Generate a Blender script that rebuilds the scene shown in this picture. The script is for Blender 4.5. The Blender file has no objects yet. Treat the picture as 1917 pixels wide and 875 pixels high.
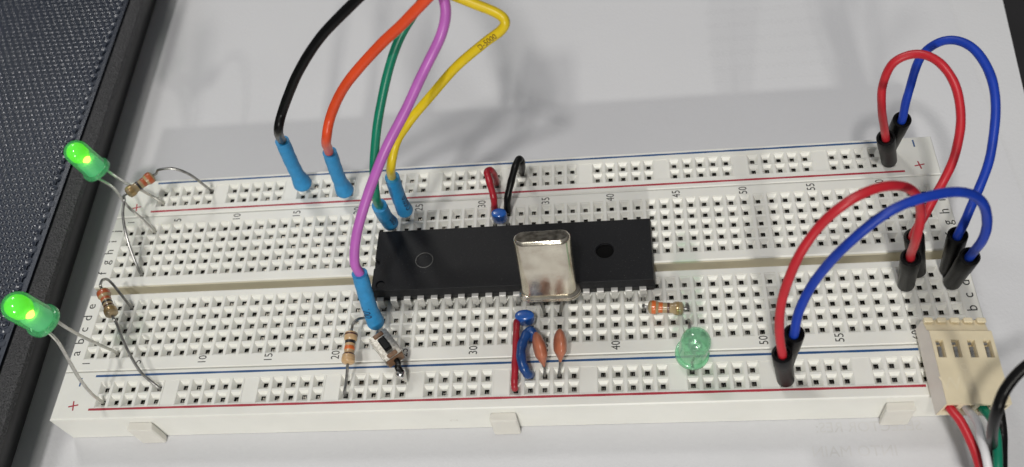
import bpy, math, random
from mathutils import Vector, Matrix, noise as mnoise
# One Blender unit is one millimetre. x runs along the board's columns, y away from the viewer, z up.
# z = 0 is the top face of the breadboard, z = -8.5 the paper it lies on.
S = bpy.context.scene
random.seed(7)

# ------------------------------------------------------------------ camera
cd = bpy.data.cameras.new('camera')
cam = bpy.data.objects.new('camera', cd)
S.collection.objects.link(cam)
S.camera = cam
right = Vector((992.53, 22.60, -119.88)) / 1000
down = Vector((-48.74, -827.37, -559.54)) / 1000
fwd = right.cross(down).normalized()
down = fwd.cross(right).normalized()
M = Matrix((right.normalized(), -down, -fwd)).transposed().to_4x4()
M.translation = Vector((101.88, -76.22, 145.23))
cam.matrix_world = M
cd.sensor_fit = 'HORIZONTAL'
cd.sensor_width = 36.0
cd.lens = 1716.27 / 1917 * 36.0
cd.shift_x = (958.5 - 981.07) / 1917
cd.shift_y = (432.66 - 437.5) / 1917
cd.clip_start = 1.0
cd.clip_end = 20000.0
cd.dof.use_dof = True
cd.dof.focus_distance = 166.0
cd.dof.aperture_fstop = 0.021

# ------------------------------------------------------------------ room light
W = bpy.data.worlds.new('World')
S.world = W
W.use_nodes = True
wn, wl = W.node_tree.nodes, W.node_tree.links
bg = wn['Background']
tc = wn.new('ShaderNodeTexCoord')
sx = wn.new('ShaderNodeSeparateXYZ')
rp = wn.new('ShaderNodeValToRGB')
wl.new(tc.outputs['Generated'], sx.inputs[0])
wl.new(sx.outputs['Z'], rp.inputs[0])
rp.color_ramp.elements[0].position = 0.0
rp.color_ramp.elements[0].color = (0.28, 0.28, 0.28, 1)
rp.color_ramp.elements[1].position = 0.7
rp.color_ramp.elements[1].color = (0.95, 0.97, 1.0, 1)
wl.new(rp.outputs[0], bg.inputs[0])
bg.inputs[1].default_value = 0.16


def lamp(name, d, target, dist, size, E, color, size_y=None):
    """Area lamp DIST away, its light travelling along D, giving irradiance E at the target."""
    d = Vector(d).normalized()
    L = bpy.data.lights.new(name, 'AREA')
    L.shape = 'RECTANGLE'
    L.size = size
    L.size_y = size_y or size
    L.energy = E * math.pi * dist * dist
    L.color = color
    o = bpy.data.objects.new(name, L)
    o.location = Vector(target) - d * dist
    o.rotation_euler = d.to_track_quat('-Z', 'Y').to_euler()
    S.collection.objects.link(o)
    return o


CEN = (85, 14, 0)
lamp('ceiling_lamp', (0.09, 0.47, -1.0), CEN, 1500, 105, 1.02, (1.0, 0.965, 0.92), 120)
lamp('rear_ceiling_lamp', (0.42, -0.66, -1.0), CEN, 1500, 230, 0.58, (1.0, 0.98, 0.93), 230)
lamp('window_light', (-0.04, 2.62, -1.0), CEN, 1500, 90, 1.22, (1.0, 0.975, 0.90), 45)
lamp('side_window_light', (1.0, -0.55, -1.1), CEN, 1200, 600, 0.12, (0.90, 0.94, 1.0), 500)

vs = S.view_settings
vs.view_transform = 'Standard'
vs.look = 'None'
vs.exposure = 0.0
vs.gamma = 1.0


# ------------------------------------------------------------------ materials
def new_mat(name):
    m = bpy.data.materials.new(name)
    m.use_nodes = True
    return m, m.node_tree.nodes, m.node_tree.links, m.node_tree.nodes['Principled BSDF']


def mat(name, col, rough=0.5, metal=0.0, var=0.12, scale=0.5, bump=0.0, bscale=8.0, spec=0.5, col2=None,
        sss=0.0, coat=0.0, rvar=0.0):
    """Principled material with a procedural tint variation and fine relief (object coordinates in mm)."""
    m, n, l, p = new_mat(name)
    t = n.new('ShaderNodeTexCoord')
    a = n.new('ShaderNodeTexNoise')
    a.inputs['Scale'].default_value = scale
    a.inputs['Detail'].default_value = 5
    l.new(t.outputs['Object'], a.inputs['Vector'])
    r = n.new('ShaderNodeValToRGB')
    c2 = col2 or tuple(c * (1 - var) for c in col)
    r.color_ramp.elements[0].position = 0.35
    r.color_ramp.elements[0].color = (*c2, 1)
    r.color_ramp.elements[1].position = 0.65
    r.color_ramp.elements[1].color = (*col, 1)
    l.new(a.outputs['Fac'], r.inputs[0])
    l.new(r.outputs[0], p.inputs['Base Color'])
    p.inputs['Roughness'].default_value = rough
    p.inputs['Metallic'].default_value = metal
    p.inputs['Specular IOR Level'].default_value = spec
    if coat:
        p.inputs['Coat Weight'].default_value = coat
        p.inputs['Coat Roughness'].default_value = 0.12
    if sss:
        p.inputs['Subsurface Weight'].default_value = sss
        p.inputs['Subsurface Radius'].default_value = (1.0, 0.9, 0.7)
        p.inputs['Subsurface Scale'].default_value = 1.0
    if rvar:
        mr = n.new('ShaderNodeMapRange')
        mr.inputs['To Min'].default_value = max(0.02, rough - rvar)
        mr.inputs['To Max'].default_value = rough + rvar
        l.new(a.outputs['Fac'], mr.inputs[0])
        l.new(mr.outputs[0], p.inputs['Roughness'])
    if bump:
        b = n.new('ShaderNodeTexNoise')
        b.inputs['Scale'].default_value = bscale
        b.inputs['Detail'].default_value = 3
        l.new(t.outputs['Object'], b.inputs['Vector'])
        bb = n.new('ShaderNodeBump')
        bb.inputs['Strength'].default_value = 1.0
        bb.inputs['Distance'].default_value = bump
        l.new(b.outputs['Fac'], bb.inputs['Height'])
        l.new(bb.outputs[0], p.inputs['Normal'])
    return m


plastic = mat('board_plastic', (0.88, 0.878, 0.825), 0.42, var=0.05, scale=0.12, bump=0.012, bscale=3.0, sss=0.12)
tab_plastic = mat('tab_plastic', (0.78, 0.76, 0.70), 0.45, var=0.05, scale=0.3, sss=0.12)
channel_m = mat('channel_shade_beige', (0.80, 0.76, 0.63), 0.6, var=0.08, scale=0.2)  # beige groove lining, with the shade inside the groove put into its colour
pin_rim = mat('chip_pale_rim', (0.055, 0.055, 0.055), 0.35, var=0.6, scale=6)  # ring a little paler than the chip body
shaft = mat('hole_shade', (0.018, 0.017, 0.013), 0.8, var=0.3, scale=2)  # shaft walls coloured near black for the shade deep in the holes
clip_metal = mat('clip_metal', (0.50, 0.47, 0.41), 0.35, 1.0, var=0.3, scale=3)
tin = mat('tinned_metal', (0.70, 0.69, 0.67), 0.30, 1.0, var=0.25, scale=1.6, bump=0.02, bscale=5, rvar=0.12)
pin_tin = mat('pin_tin', (0.66, 0.655, 0.63), 0.36, 0.45, var=0.12, scale=1.2, bump=0.01, bscale=4)
lead_m = mat('lead_wire', (0.46, 0.455, 0.44), 0.38, 1.0, var=0.35, scale=1.2, rvar=0.1)
pale_lead = mat('pale_lead_wire', (0.72, 0.71, 0.66), 0.42, 0.75, var=0.2, scale=1.2)
chip_m = mat('chip_epoxy', (0.0105, 0.011, 0.0135), 0.5, var=0.4, scale=14, bump=0.035, bscale=9, spec=0.26)
_n, _l = chip_m.node_tree.nodes, chip_m.node_tree.links
_t = _n.new('ShaderNodeTexCoord')
_v = _n.new('ShaderNodeTexNoise')
_v.inputs['Scale'].default_value = 5.5
_v.inputs['Detail'].default_value = 2
_l.new(_t.outputs['Object'], _v.inputs['Vector'])
_r = _n.new('ShaderNodeValToRGB')
_r.color_ramp.elements[0].position = 0.66
_r.color_ramp.elements[1].position = 0.76
_r.color_ramp.elements[1].color = (0.5, 0.5, 0.5, 1)
_l.new(_v.outputs['Fac'], _r.inputs[0])
_x = _n.new('ShaderNodeMixRGB')
_x.inputs[2].default_value = (0.11, 0.11, 0.105, 1)
_p = _n['Principled BSDF']
_l.new(_r.outputs[0], _x.inputs[0])
_l.new(_p.inputs['Base Color'].links[0].from_socket, _x.inputs[1])
_l.new(_x.outputs[0], _p.inputs['Base Color'])
chip_pol = mat('chip_dark_epoxy', (0.004, 0.004, 0.004), 0.6, spec=0.08, var=0.3, scale=3, bump=0.01, bscale=4)  # blacker than the chip body, for the floor of the right pit
can_m = mat('crystal_can', (0.82, 0.77, 0.65), 0.20, 0.92, scale=0.3, col2=(0.58, 0.52, 0.43), bump=0.018, bscale=1.4, rvar=0.1)
can_top = mat('crystal_can_top', (0.50, 0.46, 0.39), 0.34, 0.9, scale=1.1, col2=(0.20, 0.18, 0.15), bump=0.05, bscale=2.0, rvar=0.12)
black_pl = mat('black_plug_plastic', (0.004, 0.004, 0.0045), 0.38, spec=0.12, var=0.3, scale=1, bump=0.03, bscale=3)
red_w = mat('red_pvc', (0.60, 0.022, 0.035), 0.38, var=0.12, scale=0.3)
red_s = mat('red_solid_wire', (0.42, 0.016, 0.03), 0.30, var=0.25, scale=0.6, bump=0.05, bscale=2)
blue_w = mat('blue_pvc', (0.012, 0.055, 0.46), 0.40, spec=0.35, var=0.15, scale=0.3)
blue_d = mat('blue_pvc_dark_teal', (0.012, 0.075, 0.16), 0.40, var=0.25, scale=0.25, col2=(0.01, 0.05, 0.12))
blue_s = mat('blue_solid_wire', (0.012, 0.07, 0.27), 0.28, var=0.3, scale=0.6, bump=0.05, bscale=2)
black_w = mat('black_pvc', (0.006, 0.006, 0.0065), 0.34, spec=0.2, var=0.2, scale=0.4)
orange_w = mat('orange_pvc', (0.84, 0.085, 0.022), 0.36, var=0.1, scale=0.3)
green_w = mat('green_pvc', (0.004, 0.235, 0.135), 0.36, var=0.15, scale=0.3)
pink_w = mat('violet_pvc', (0.56, 0.15, 0.57), 0.33, var=0.1, scale=0.3)
yellow_w = mat('yellow_pvc', (0.84, 0.62, 0.015), 0.34, var=0.1, scale=0.3)
white_w = mat('white_pvc', (0.85, 0.85, 0.87), 0.4, var=0.06, scale=0.3)
sleeve_m = mat('blue_heat_shrink', (0.03, 0.30, 0.64), 0.5, var=0.14, scale=0.8, bump=0.05, bscale=2.2)
ink = mat('black_ink', (0.035, 0.035, 0.035), 0.6, var=0.4, scale=3)
ink_red = mat('red_ink', (0.50, 0.035, 0.06), 0.5, var=0.22, scale=0.5)
ink_blue = mat('blue_ink', (0.022, 0.10, 0.28), 0.5, var=0.25, scale=0.5)
ink_sleeve = mat('sleeve_ink', (0.01, 0.045, 0.13), 0.5)
ink_faint = mat('show_through_ink', (0.66, 0.66, 0.665), 0.85, var=0.12, scale=0.5, col2=(0.72, 0.72, 0.73))
beige = mat('beige_nylon', (0.86, 0.755, 0.53), 0.42, var=0.1, scale=0.25, bump=0.02, bscale=2.5, sss=0.1)
pale_nylon = mat('pale_nylon', (0.88, 0.81, 0.74), 0.42, var=0.06, scale=0.25, sss=0.1)
slot_m = mat('slot_shade', (0.26, 0.20, 0.10), 0.6, var=0.3, scale=1)
tan = mat('resistor_tan', (0.66, 0.43, 0.22), 0.32, var=0.15, scale=0.7, coat=0.5)
tan2 = mat('resistor_olive_tan', (0.42, 0.31, 0.17), 0.30, var=0.15, scale=0.7, coat=0.5)
b_or = mat('orange_band', (0.72, 0.15, 0.025), 0.3, coat=0.5)
b_rust = mat('rust_band', (0.46, 0.10, 0.03), 0.3, coat=0.5)
b_bn = mat('brown_band', (0.10, 0.03, 0.018), 0.3, coat=0.5)
b_bk = mat('black_band', (0.012, 0.010, 0.012), 0.3, coat=0.5)
b_gd = mat('gold_band', (0.50, 0.33, 0.14), 0.28, 0.4, coat=0.5)
cap_o = mat('ceramic_orange', (0.52, 0.17, 0.09), 0.36, var=0.2, scale=0.7, coat=0.2)
cap_b = mat('ceramic_blue', (0.012, 0.10, 0.42), 0.22, var=0.15, scale=0.8, coat=0.6)
sw_metal = mat('switch_plate', (0.62, 0.59, 0.53), 0.34, 0.85, scale=3.5, col2=(0.38, 0.35, 0.30), bump=0.05, bscale=6)
phenolic = mat('switch_base_brown', (0.23, 0.125, 0.065), 0.5, var=0.35, scale=1.2)
solder = mat('solder', (0.80, 0.79, 0.77), 0.13, 1.0, var=0.2, scale=1.5, bump=0.08, bscale=1.5)
wood_edge = mat('table_top_dark', (0.016, 0.015, 0.017), 0.6, var=0.4, scale=0.05, bump=0.05, bscale=1)
lap_top = mat('laptop_cover', (0.015, 0.022, 0.038), 0.22, 0.08, spec=0.9, scale=0.04, bump=0.012, bscale=6, col2=(0.014, 0.021, 0.040))
lap_bar = mat('laptop_bezel_textured', (0.07, 0.07, 0.075), 0.34, 0.0, var=0.5, scale=2.5, bump=0.5, bscale=2.4)
lap_side = mat('laptop_side', (0.008, 0.008, 0.009), 0.5, var=0.3, scale=0.2)


def paper_mat(name, col, texts):
    """White paper: soft waviness, faint blotches and the faint rows of print that show through from its back."""
    m, n, l, p = new_mat(name)
    t = n.new('ShaderNodeTexCoord')
    a = n.new('ShaderNodeTexNoise')
    a.inputs['Scale'].default_value = 0.03
    a.inputs['Detail'].default_value = 4
    l.new(t.outputs['Object'], a.inputs['Vector'])
    r = n.new('ShaderNodeValToRGB')
    r.color_ramp.elements[0].position = 0.3
    r.color_ramp.elements[0].color = (*[c * 0.95 for c in col], 1)
    r.color_ramp.elements[1].position = 0.7
    r.color_ramp.elements[1].color = (*col, 1)
    l.new(a.outputs['Fac'], r.inputs[0])
    l.new(r.outputs[0], p.inputs['Base Color'])
    p.inputs['Roughness'].default_value = 0.75
    p.inputs['Specular IOR Level'].default_value = 0.25
    if texts:
        # rows of small print on the back: a noise stretched along the rows, kept to line bands and to a block
        mp = n.new('ShaderNodeMapping')
        mp.inputs['Scale'].default_value = (1.1, 0.9, 1)
        l.new(t.outputs['Object'], mp.inputs[0])
        w = n.new('ShaderNodeTexNoise')
        w.inputs['Scale'].default_value = 1.6
        w.inputs['Detail'].default_value = 2
        l.new(mp.outputs[0], w.inputs['Vector'])
        s = n.new('ShaderNodeSeparateXYZ')
        l.new(t.outputs['Object'], s.inputs[0])

        def mth(op, x, y=None):
            q = n.new('ShaderNodeMath')
            q.operation = op
            for i, v in enumerate((x, y)):
                if v is None:
                    continue
                if isinstance(v, (int, float)):
                    q.inputs[i].default_value = v
                else:
                    l.new(v, q.inputs[i])
            return q.outputs[0]
        ln = mth('GREATER_THAN', mth('SINE', mth('MULTIPLY', s.outputs['Y'], 2 * math.pi / 4.6)), 0.35)
        bx0 = mth('GREATER_THAN', s.outputs['X'], 122.0)
        bx1 = mth('LESS_THAN', s.outputs['X'], 148.0)
        by0 = mth('GREATER_THAN', s.outputs['Y'], 66.0)
        k = mth('GREATER_THAN', w.outputs['Fac'], 0.5)
        f = ln
        for q in (bx0, bx1, by0, k):
            f = mth('MULTIPLY', f, q)
        f = mth('MULTIPLY', f, 0.04)
        mx = n.new('ShaderNodeMixRGB')
        mx.inputs[2].default_value = (0.2, 0.2, 0.22, 1)
        l.new(f, mx.inputs[0])
        l.new(r.outputs[0], mx.inputs[1])
        l.new(mx.outputs[0], p.inputs['Base Color'])
    b = n.new('ShaderNodeTexNoise')
    b.inputs['Scale'].default_value = 1.5
    b.inputs['Detail'].default_value = 5
    l.new(t.outputs['Object'], b.inputs['Vector'])
    bb = n.new('ShaderNodeBump')
    bb.inputs['Distance'].default_value = 0.09
    bb.inputs['Strength'].default_value = 0.6
    l.new(b.outputs['Fac'], bb.inputs['Height'])
    l.new(bb.outputs[0], p.inputs['Normal'])
    return m


paper_a = paper_mat('paper_white', (0.735, 0.74, 0.765), True)
paper_b = paper_mat('paper_white_under', (0.75, 0.755, 0.775), False)


def glow_mat(name, col, strength):
    m, n, l, p = new_mat(name)
    p.inputs['Base Color'].default_value = (*[c * 0.5 for c in col], 1)
    p.inputs['Emission Color'].default_value = (*col, 1)
    p.inputs['Emission Strength'].default_value = strength
    return m


def lens_mat(name, tint, body, mixf):
    """Green epoxy lens: part clear, part milky, with a glossy skin."""
    m = bpy.data.materials.new(name)
    m.use_nodes = True
    n, l = m.node_tree.nodes, m.node_tree.links
    n.clear()
    out = n.new('ShaderNodeOutputMaterial')
    tr = n.new('ShaderNodeBsdfTransparent')
    tr.inputs[0].default_value = (*tint, 1)
    d = n.new('ShaderNodeBsdfDiffuse')
    d.inputs[0].default_value = (*body, 1)
    tl = n.new('ShaderNodeBsdfTranslucent')
    tl.inputs[0].default_value = (*body, 1)
    a = n.new('ShaderNodeMixShader')
    a.inputs[0].default_value = 0.5
    l.new(d.outputs[0], a.inputs[1])
    l.new(tl.outputs[0], a.inputs[2])
    b = n.new('ShaderNodeMixShader')
    b.inputs[0].default_value = mixf
    l.new(tr.outputs[0], b.inputs[1])
    l.new(a.outputs[0], b.inputs[2])
    g = n.new('ShaderNodeBsdfGlossy')
    g.inputs['Roughness'].default_value = 0.12
    fr = n.new('ShaderNodeFresnel')
    fr.inputs[0].default_value = 1.65
    c = n.new('ShaderNodeMixShader')
    ge = n.new('ShaderNodeNewGeometry')
    iv = n.new('ShaderNodeMath')
    iv.operation = 'SUBTRACT'
    iv.inputs[0].default_value = 1.0
    hb = n.new('ShaderNodeMath')
    hb.operation = 'MULTIPLY'
    hb.inputs[1].default_value = 0.65
    l.new(ge.outputs['Backfacing'], hb.inputs[0])
    l.new(hb.outputs[0], iv.inputs[1])
    mu = n.new('ShaderNodeMath')
    mu.operation = 'MULTIPLY'
    l.new(fr.outputs[0], mu.inputs[0])
    l.new(iv.outputs[0], mu.inputs[1])
    l.new(mu.outputs[0], c.inputs[0])
    l.new(b.outputs[0], c.inputs[1])
    l.new(g.outputs[0], c.inputs[2])
    l.new(c.outputs[0], out.inputs[0])
    return m


lens_lit = lens_mat('lit_green_lens', (0.62, 1.0, 0.70), (0.22, 0.85, 0.42), 0.36)
lens_off = lens_mat('unlit_green_lens', (0.70, 1.0, 0.81), (0.58, 1.0, 0.74), 0.30)
core_glow = glow_mat('led_light_core', (0.26, 1.0, 0.0), 0.72)
base_glow = glow_mat('led_light_base', (0.20, 0.62, 0.36), 0.45)
die_glow = glow_mat('led_light_die', (1.0, 0.93, 0.10), 5.0)

# ------------------------------------------------------------------ mesh helpers
class MB:
    def __init__(s):
        s.v = []
        s.f = []

    def add(s, vs_, fs):
        o = len(s.v)
        s.v += [Vector(q) for q in vs_]
        s.f += [tuple(i + o for i in q) for q in fs]
        return s

    def box(s, c, d, m=None, b=0.0):
        """Box of size D about C; bevelled edges when B > 0; M is an optional 3x3 or 4x4 matrix applied about C."""
        x, y, z = (q / 2 for q in d)
        if b <= 0:
            vs_ = [Vector((sx * x, sy * y, sz * z)) for sz in (-1, 1) for sy in (-1, 1) for sx in (-1, 1)]
            fs = [(0, 2, 3, 1), (4, 5, 7, 6), (0, 1, 5, 4), (2, 6, 7, 3), (0, 4, 6, 2), (1, 3, 7, 5)]
        else:
            def ring(rx, ry, zz):
                return [Vector((px, py, zz)) for px, py in ((-rx + b, -ry), (rx - b, -ry), (rx, -ry + b), (rx, ry - b),
                                                            (rx - b, ry), (-rx + b, ry), (-rx, ry - b), (-rx, -ry + b))]
            vs_ = ring(x - b * .9, y - b * .9, -z) + ring(x, y, -z + b) + ring(x, y, z - b) + ring(x - b * .9, y - b * .9, z)
            fs = [tuple(range(7, -1, -1)), tuple(range(24, 32))]
            for k in range(3):
                for i in range(8):
                    j = (i + 1) % 8
                    fs.append((k * 8 + i, k * 8 + j, k * 8 + 8 + j, k * 8 + 8 + i))
        c = Vector(c)
        if m is not None:
            vs_ = [m @ q for q in vs_]
        return s.add([q + c for q in vs_], fs)

    def quad(s, a, b, c, d):
        return s.add([a, b, c, d], [(0, 1, 2, 3)])

    def tube(s, path, r, n=14, caps=True):
        """Round tube along PATH; R a number or one radius per point. Parallel-transported frame."""
        P = [Vector(q) for q in path]
        k = len(P)
        rs = r if isinstance(r, (list, tuple)) else [r] * k
        T = []
        for i in range(k):
            t = P[min(i + 1, k - 1)] - P[max(i - 1, 0)]
            T.append(t.normalized() if t.length > 1e-9 else Vector((0, 0, 1)))
        u = T[0].orthogonal().normalized()
        vs_ = []
        for i in range(k):
            u = (u - T[i] * u.dot(T[i])).normalized()
            w = T[i].cross(u)
            for j in range(n):
                a = 2 * math.pi * j / n
                vs_.append(P[i] + (u * math.cos(a) + w * math.sin(a)) * rs[i])
        fs = []
        for i in range(k - 1):
            for j in range(n):
                q = (j + 1) % n
                fs.append((i * n + j, i * n + q, (i + 1) * n + q, (i + 1) * n + j))
        if caps:
            fs.append(tuple(range(n - 1, -1, -1)))
            fs.append(tuple((k - 1) * n + j for j in range(n)))
        return s.add(vs_, fs)

    def lathe(s, a, d, prof, n=24, cap0=True, cap1=True, sq=None):
        """Revolve PROF = [(distance along D, radius)] about the axis from A."""
        d = Vector(d).normalized()
        a = Vector(a)
        u = (Vector((0, 0, 1)) - d * d.z)
        u = u.normalized() if u.length > 1e-3 else Vector((1, 0, 0))
        w = d.cross(u)
        vs_ = []
        for t, r in prof:
            for j in range(n):
                an = 2 * math.pi * j / n
                vs_.append(a + d * t + (u * math.cos(an) + w * math.sin(an) * (sq or 1)) * r)
        fs = []
        for i in range(len(prof) - 1):
            for j in range(n):
                q = (j + 1) % n
                fs.append((i * n + j, i * n + q, (i + 1) * n + q, (i + 1) * n + j))
        if cap0:
            fs.append(tuple(range(n - 1, -1, -1)))
        if cap1:
            fs.append(tuple((len(prof) - 1) * n + j for j in range(n)))
        return s.add(vs_, fs)

    def build(s, name, m, parent=None, smooth=True, angle=40, sub=0, bevel=0.0):
        me = bpy.data.meshes.new(name)
        off = parent_loc(parent)
        me.from_pydata([q - off for q in s.v], [], s.f)
        me.materials.append(m)
        me.validate()
        o = bpy.data.objects.new(name, me)
        S.collection.objects.link(o)
        if parent:
            o.parent = parent
        if smooth:
            for q in me.polygons:
                q.use_smooth = True
            me.set_sharp_from_angle(angle=math.radians(angle))
        if bevel:
            q = o.modifiers.new('bevel', 'BEVEL')
            q.width = bevel
            q.segments = 2
            q.limit_method = 'ANGLE'
        if sub:
            q = o.modifiers.new('sub', 'SUBSURF')
            q.levels = q.render_levels = sub
        return o


LOC = {}


def parent_loc(p):
    """World position of a parent built at rest (no rotation anywhere in this scene)."""
    v = Vector((0, 0, 0))
    while p is not None:
        v += p.location
        p = p.parent
    return v


def tag(o, label, cat, group=None, kind=None):
    if label:
        o['label'] = label
    if cat:
        o['category'] = cat
    if group:
        o['group'] = group
    if kind:
        o['kind'] = kind
    return o


def thing(name, label, cat, loc, group=None):
    o = bpy.data.objects.new(name, None)
    o.location = loc
    o.empty_display_size = 2
    S.collection.objects.link(o)
    return tag(o, label, cat, group)


def crv(pts, k=8):
    """Catmull-Rom curve through PTS."""
    P = [Vector(q) for q in pts]
    P = [P[0] * 2 - P[1]] + P + [P[-1] * 2 - P[-2]]
    out = []
    for i in range(1, len(P) - 2):
        a, b, c, d = P[i - 1:i + 3]
        for j in range(k):
            t = j / k
            out.append(0.5 * ((2 * b) + (c - a) * t + (2 * a - 5 * b + 4 * c - d) * t * t + (3 * b - a - 3 * c + d) * t ** 3))
    out.append(P[-2])
    return out


def wobble(P, a=0.16, f=0.11, seed=0.0):
    """Small uneven bends of a handled wire; the ends stay where they are."""
    n = len(P)
    out = []
    for i, p in enumerate(P):
        k = min(1.0, i / 10, (n - 1 - i) / 10)
        v = Vector([mnoise.noise(Vector((p.x * f + 7 * c, p.y * f + seed, p.z * f))) for c in range(3)])
        out.append(p + v * a * 2 * k)
    return out


def text_geo(s, size, squeeze=1.0):
    """Flat letters as (verts, faces), centred on the origin in the xy plane."""
    cu = bpy.data.curves.new('t', 'FONT')
    cu.body = s
    cu.size = size
    cu.align_x = 'CENTER'
    cu.align_y = 'CENTER'
    cu.resolution_u = 3
    o = bpy.data.objects.new('t', cu)
    S.collection.objects.link(o)
    dg = bpy.context.evaluated_depsgraph_get()
    me = bpy.data.meshes.new_from_object(o.evaluated_get(dg))
    vs_ = [Vector((q.co.x * squeeze, q.co.y, 0)) for q in me.vertices]
    fs = [tuple(q.vertices) for q in me.polygons]
    bpy.data.objects.remove(o)
    bpy.data.curves.remove(cu)
    bpy.data.meshes.remove(me)
    return vs_, fs


def printed(s, x, y, size, m, parent, name, z=0.012, squeeze=0.82):
    """Print turned to be read from the left end of the board (letters' up is -x)."""
    vs_, fs = text_geo(s, size, squeeze)
    b = MB()
    b.add([(x - q.y, y + q.x, z) for q in vs_], fs)
    return b.build(name, m, parent, smooth=False)


def resample(path, a, b, n):
    """N points of PATH between the fractions A and B of its length."""
    L = [0.0]
    for i in range(1, len(path)):
        L.append(L[-1] + (path[i] - path[i - 1]).length)
    out = []
    for k in range(n):
        t = (a + (b - a) * k / (n - 1)) * L[-1]
        i = max(j for j in range(len(L)) if L[j] <= t + 1e-9)
        i = min(i, len(path) - 2)
        out.append(path[i].lerp(path[i + 1], (t - L[i]) / max(1e-9, L[i + 1] - L[i])))
    return out


def join_paths(base, top):
    return [Vector(q) for q in base] + [Vector(q) for q in top]


PITCH = 2.54
ROW = {c: i * PITCH for i, c in enumerate('abcde')}
ROW.update({c: 17.78 + i * PITCH for i, c in enumerate('fghij')})
ROW.update({'front_minus': -7.25, 'front_plus': -9.79, 'back_plus': 35.05, 'back_minus': 37.55})


def hole(col, row, z=0.0):
    return Vector(((col - 1) * PITCH, ROW[row], z))


# ------------------------------------------------------------------ table, papers, laptop
tb = MB()
tb.box((80, 60, -19.8), (1400, 1100, 20))
tag(tb.build('table', wood_edge, smooth=False), None, None, kind='structure')


def sheet(name, label, x0, x1a, x1b, y0, y1, z, m, wav, seed):
    """A sheet of paper, thin but solid, gently waved away from the board."""
    nx, ny = 70, 60
    b = MB()
    top = []
    for j in range(ny + 1):
        y = y0 + (y1 - y0) * j / ny
        xr = x1a + (x1b - x1a) * (y - 20) / 80
        for i in range(nx + 1):
            x = x0 + (xr - x0) * i / nx
            k = min(1.0, max(0.0, (y - 46) / 30) + max(0.0, (x - 164) / 12))
            h = wav * k * (mnoise.noise(Vector((x * 0.018 + seed, y * 0.014, 0.3))) + 0.5)
            top.append((x, y, z + max(0.0, h)))
    n = len(top)
    b.add(top + [(p[0], p[1], p[2] - 0.12) for p in top], [])
    w = nx + 1
    for j in range(ny):
        for i in range(nx):
            a = j * w + i
            b.f.append((a, a + 1, a + w + 1, a + w))
            b.f.append((n + a, n + a + w, n + a + w + 1, n + a + 1))
    for i in range(nx):
        for a in (i, ny * w + i):
            b.f.append((a, a + 1, n + a + 1, n + a))
    for j in range(ny):
        for a in (j * w, j * w + nx):
            b.f.append((a, a + w, n + a + w, n + a))
    o = b.build(name, m)
    tag(o, label, 'paper')
    return o


pa = sheet('paper_sheet', 'top sheet of white paper lying directly under the breadboard', -80, 178.2, 176.6, -120, 190, -8.56, paper_a, 0.7, 3.1)
pb = sheet('paper_sheet', 'lower sheet of white paper jutting out beside the dark corner', -70, 182.0, 190.5, -118, 186, -9.35, paper_b, 0.25, 9.4)

for s_, x_, y_, sz in (('SELECTOR RES:', 141.0, -14.9, 2.6), ('INTO MAIN', 138.0, -19.2, 2.7)):
    vs_, fs_ = text_geo(s_, sz, 1.0)
    q = MB()
    q.add([(x_ - p.x, y_ + p.y, -8.54) for p in vs_], fs_)
    o = q.build('show_through_print', ink_faint, pa, smooth=False)
    o['kind'] = 'stuff'

# laptop: cover with hexagonal dimples, textured bezel, black side wall
lap = thing('laptop', 'dark blue-black laptop with hexagonal dimpled cover beside the board', 'laptop', (-60, 30, -8.5))
ZL = 4.0


def x_bar(y):
    return -9.75 - 0.036 * y


def x_dim(y):
    return -14.55 - 0.026 * y


Y0, Y1, XL = -70.0, 190.0, -260.0
b = MB()
ys = [Y0 + (Y1 - Y0) * i / 26 for i in range(27)]
prof = [(-5.4, ZL - 12.3), (-0.15, ZL - 2.4), (0.0, ZL - 1.1), (-0.35, ZL - 0.3), (-1.0, ZL), (None, ZL)]
vs_ = []
for y in ys:
    wbar = x_bar(y) - x_dim(y)
    for dx, z in prof:
        vs_.append((x_bar(y) + (dx if dx is not None else -wbar + 0.75), y, z))
n = len(prof)
b.add(vs_[:], [(i * n + j, i * n + j + 1, (i + 1) * n + j + 1, (i + 1) * n + j) for i in range(26) for j in range(2, n - 1)])
b.build('bezel', lap_bar, lap)
b = MB()
b.add(vs_, [(i * n + j, i * n + j + 1, (i + 1) * n + j + 1, (i + 1) * n + j) for i in range(26) for j in range(0, 2)])
for y in (Y0, Y1):
    b.box(((x_bar(y) + XL) / 2 - 3, y, ZL - 6.4), (abs(XL - x_bar(y)) - 7, 0.6, 11.6))
b.build('side_wall', lap_side, lap)
b = MB()   # groove between bezel and cover
for i in range(26):
    ya, yb = ys[i], ys[i + 1]
    b.quad((x_dim(ya) - 0.1, ya, ZL - 0.7), (x_dim(ya) + 0.8, ya, ZL - 0.7), (x_dim(yb) + 0.8, yb, ZL - 0.7), (x_dim(yb) - 0.1, yb, ZL - 0.7))
    b.quad((x_dim(ya) + 0.75, ya, ZL - 0.7), (x_dim(ya) + 0.75, ya, ZL), (x_dim(yb) + 0.75, yb, ZL), (x_dim(yb) + 0.75, yb, ZL - 0.7))
b.build('groove', lap_side, lap, smooth=False)
b = MB()
hp = 1.62           # pitch across the flats
hr = hp / math.sqrt(3)
rowp = hp * math.sqrt(3) / 2
ny = int((118 + 26) / rowp)
grid_right = {}
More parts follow.
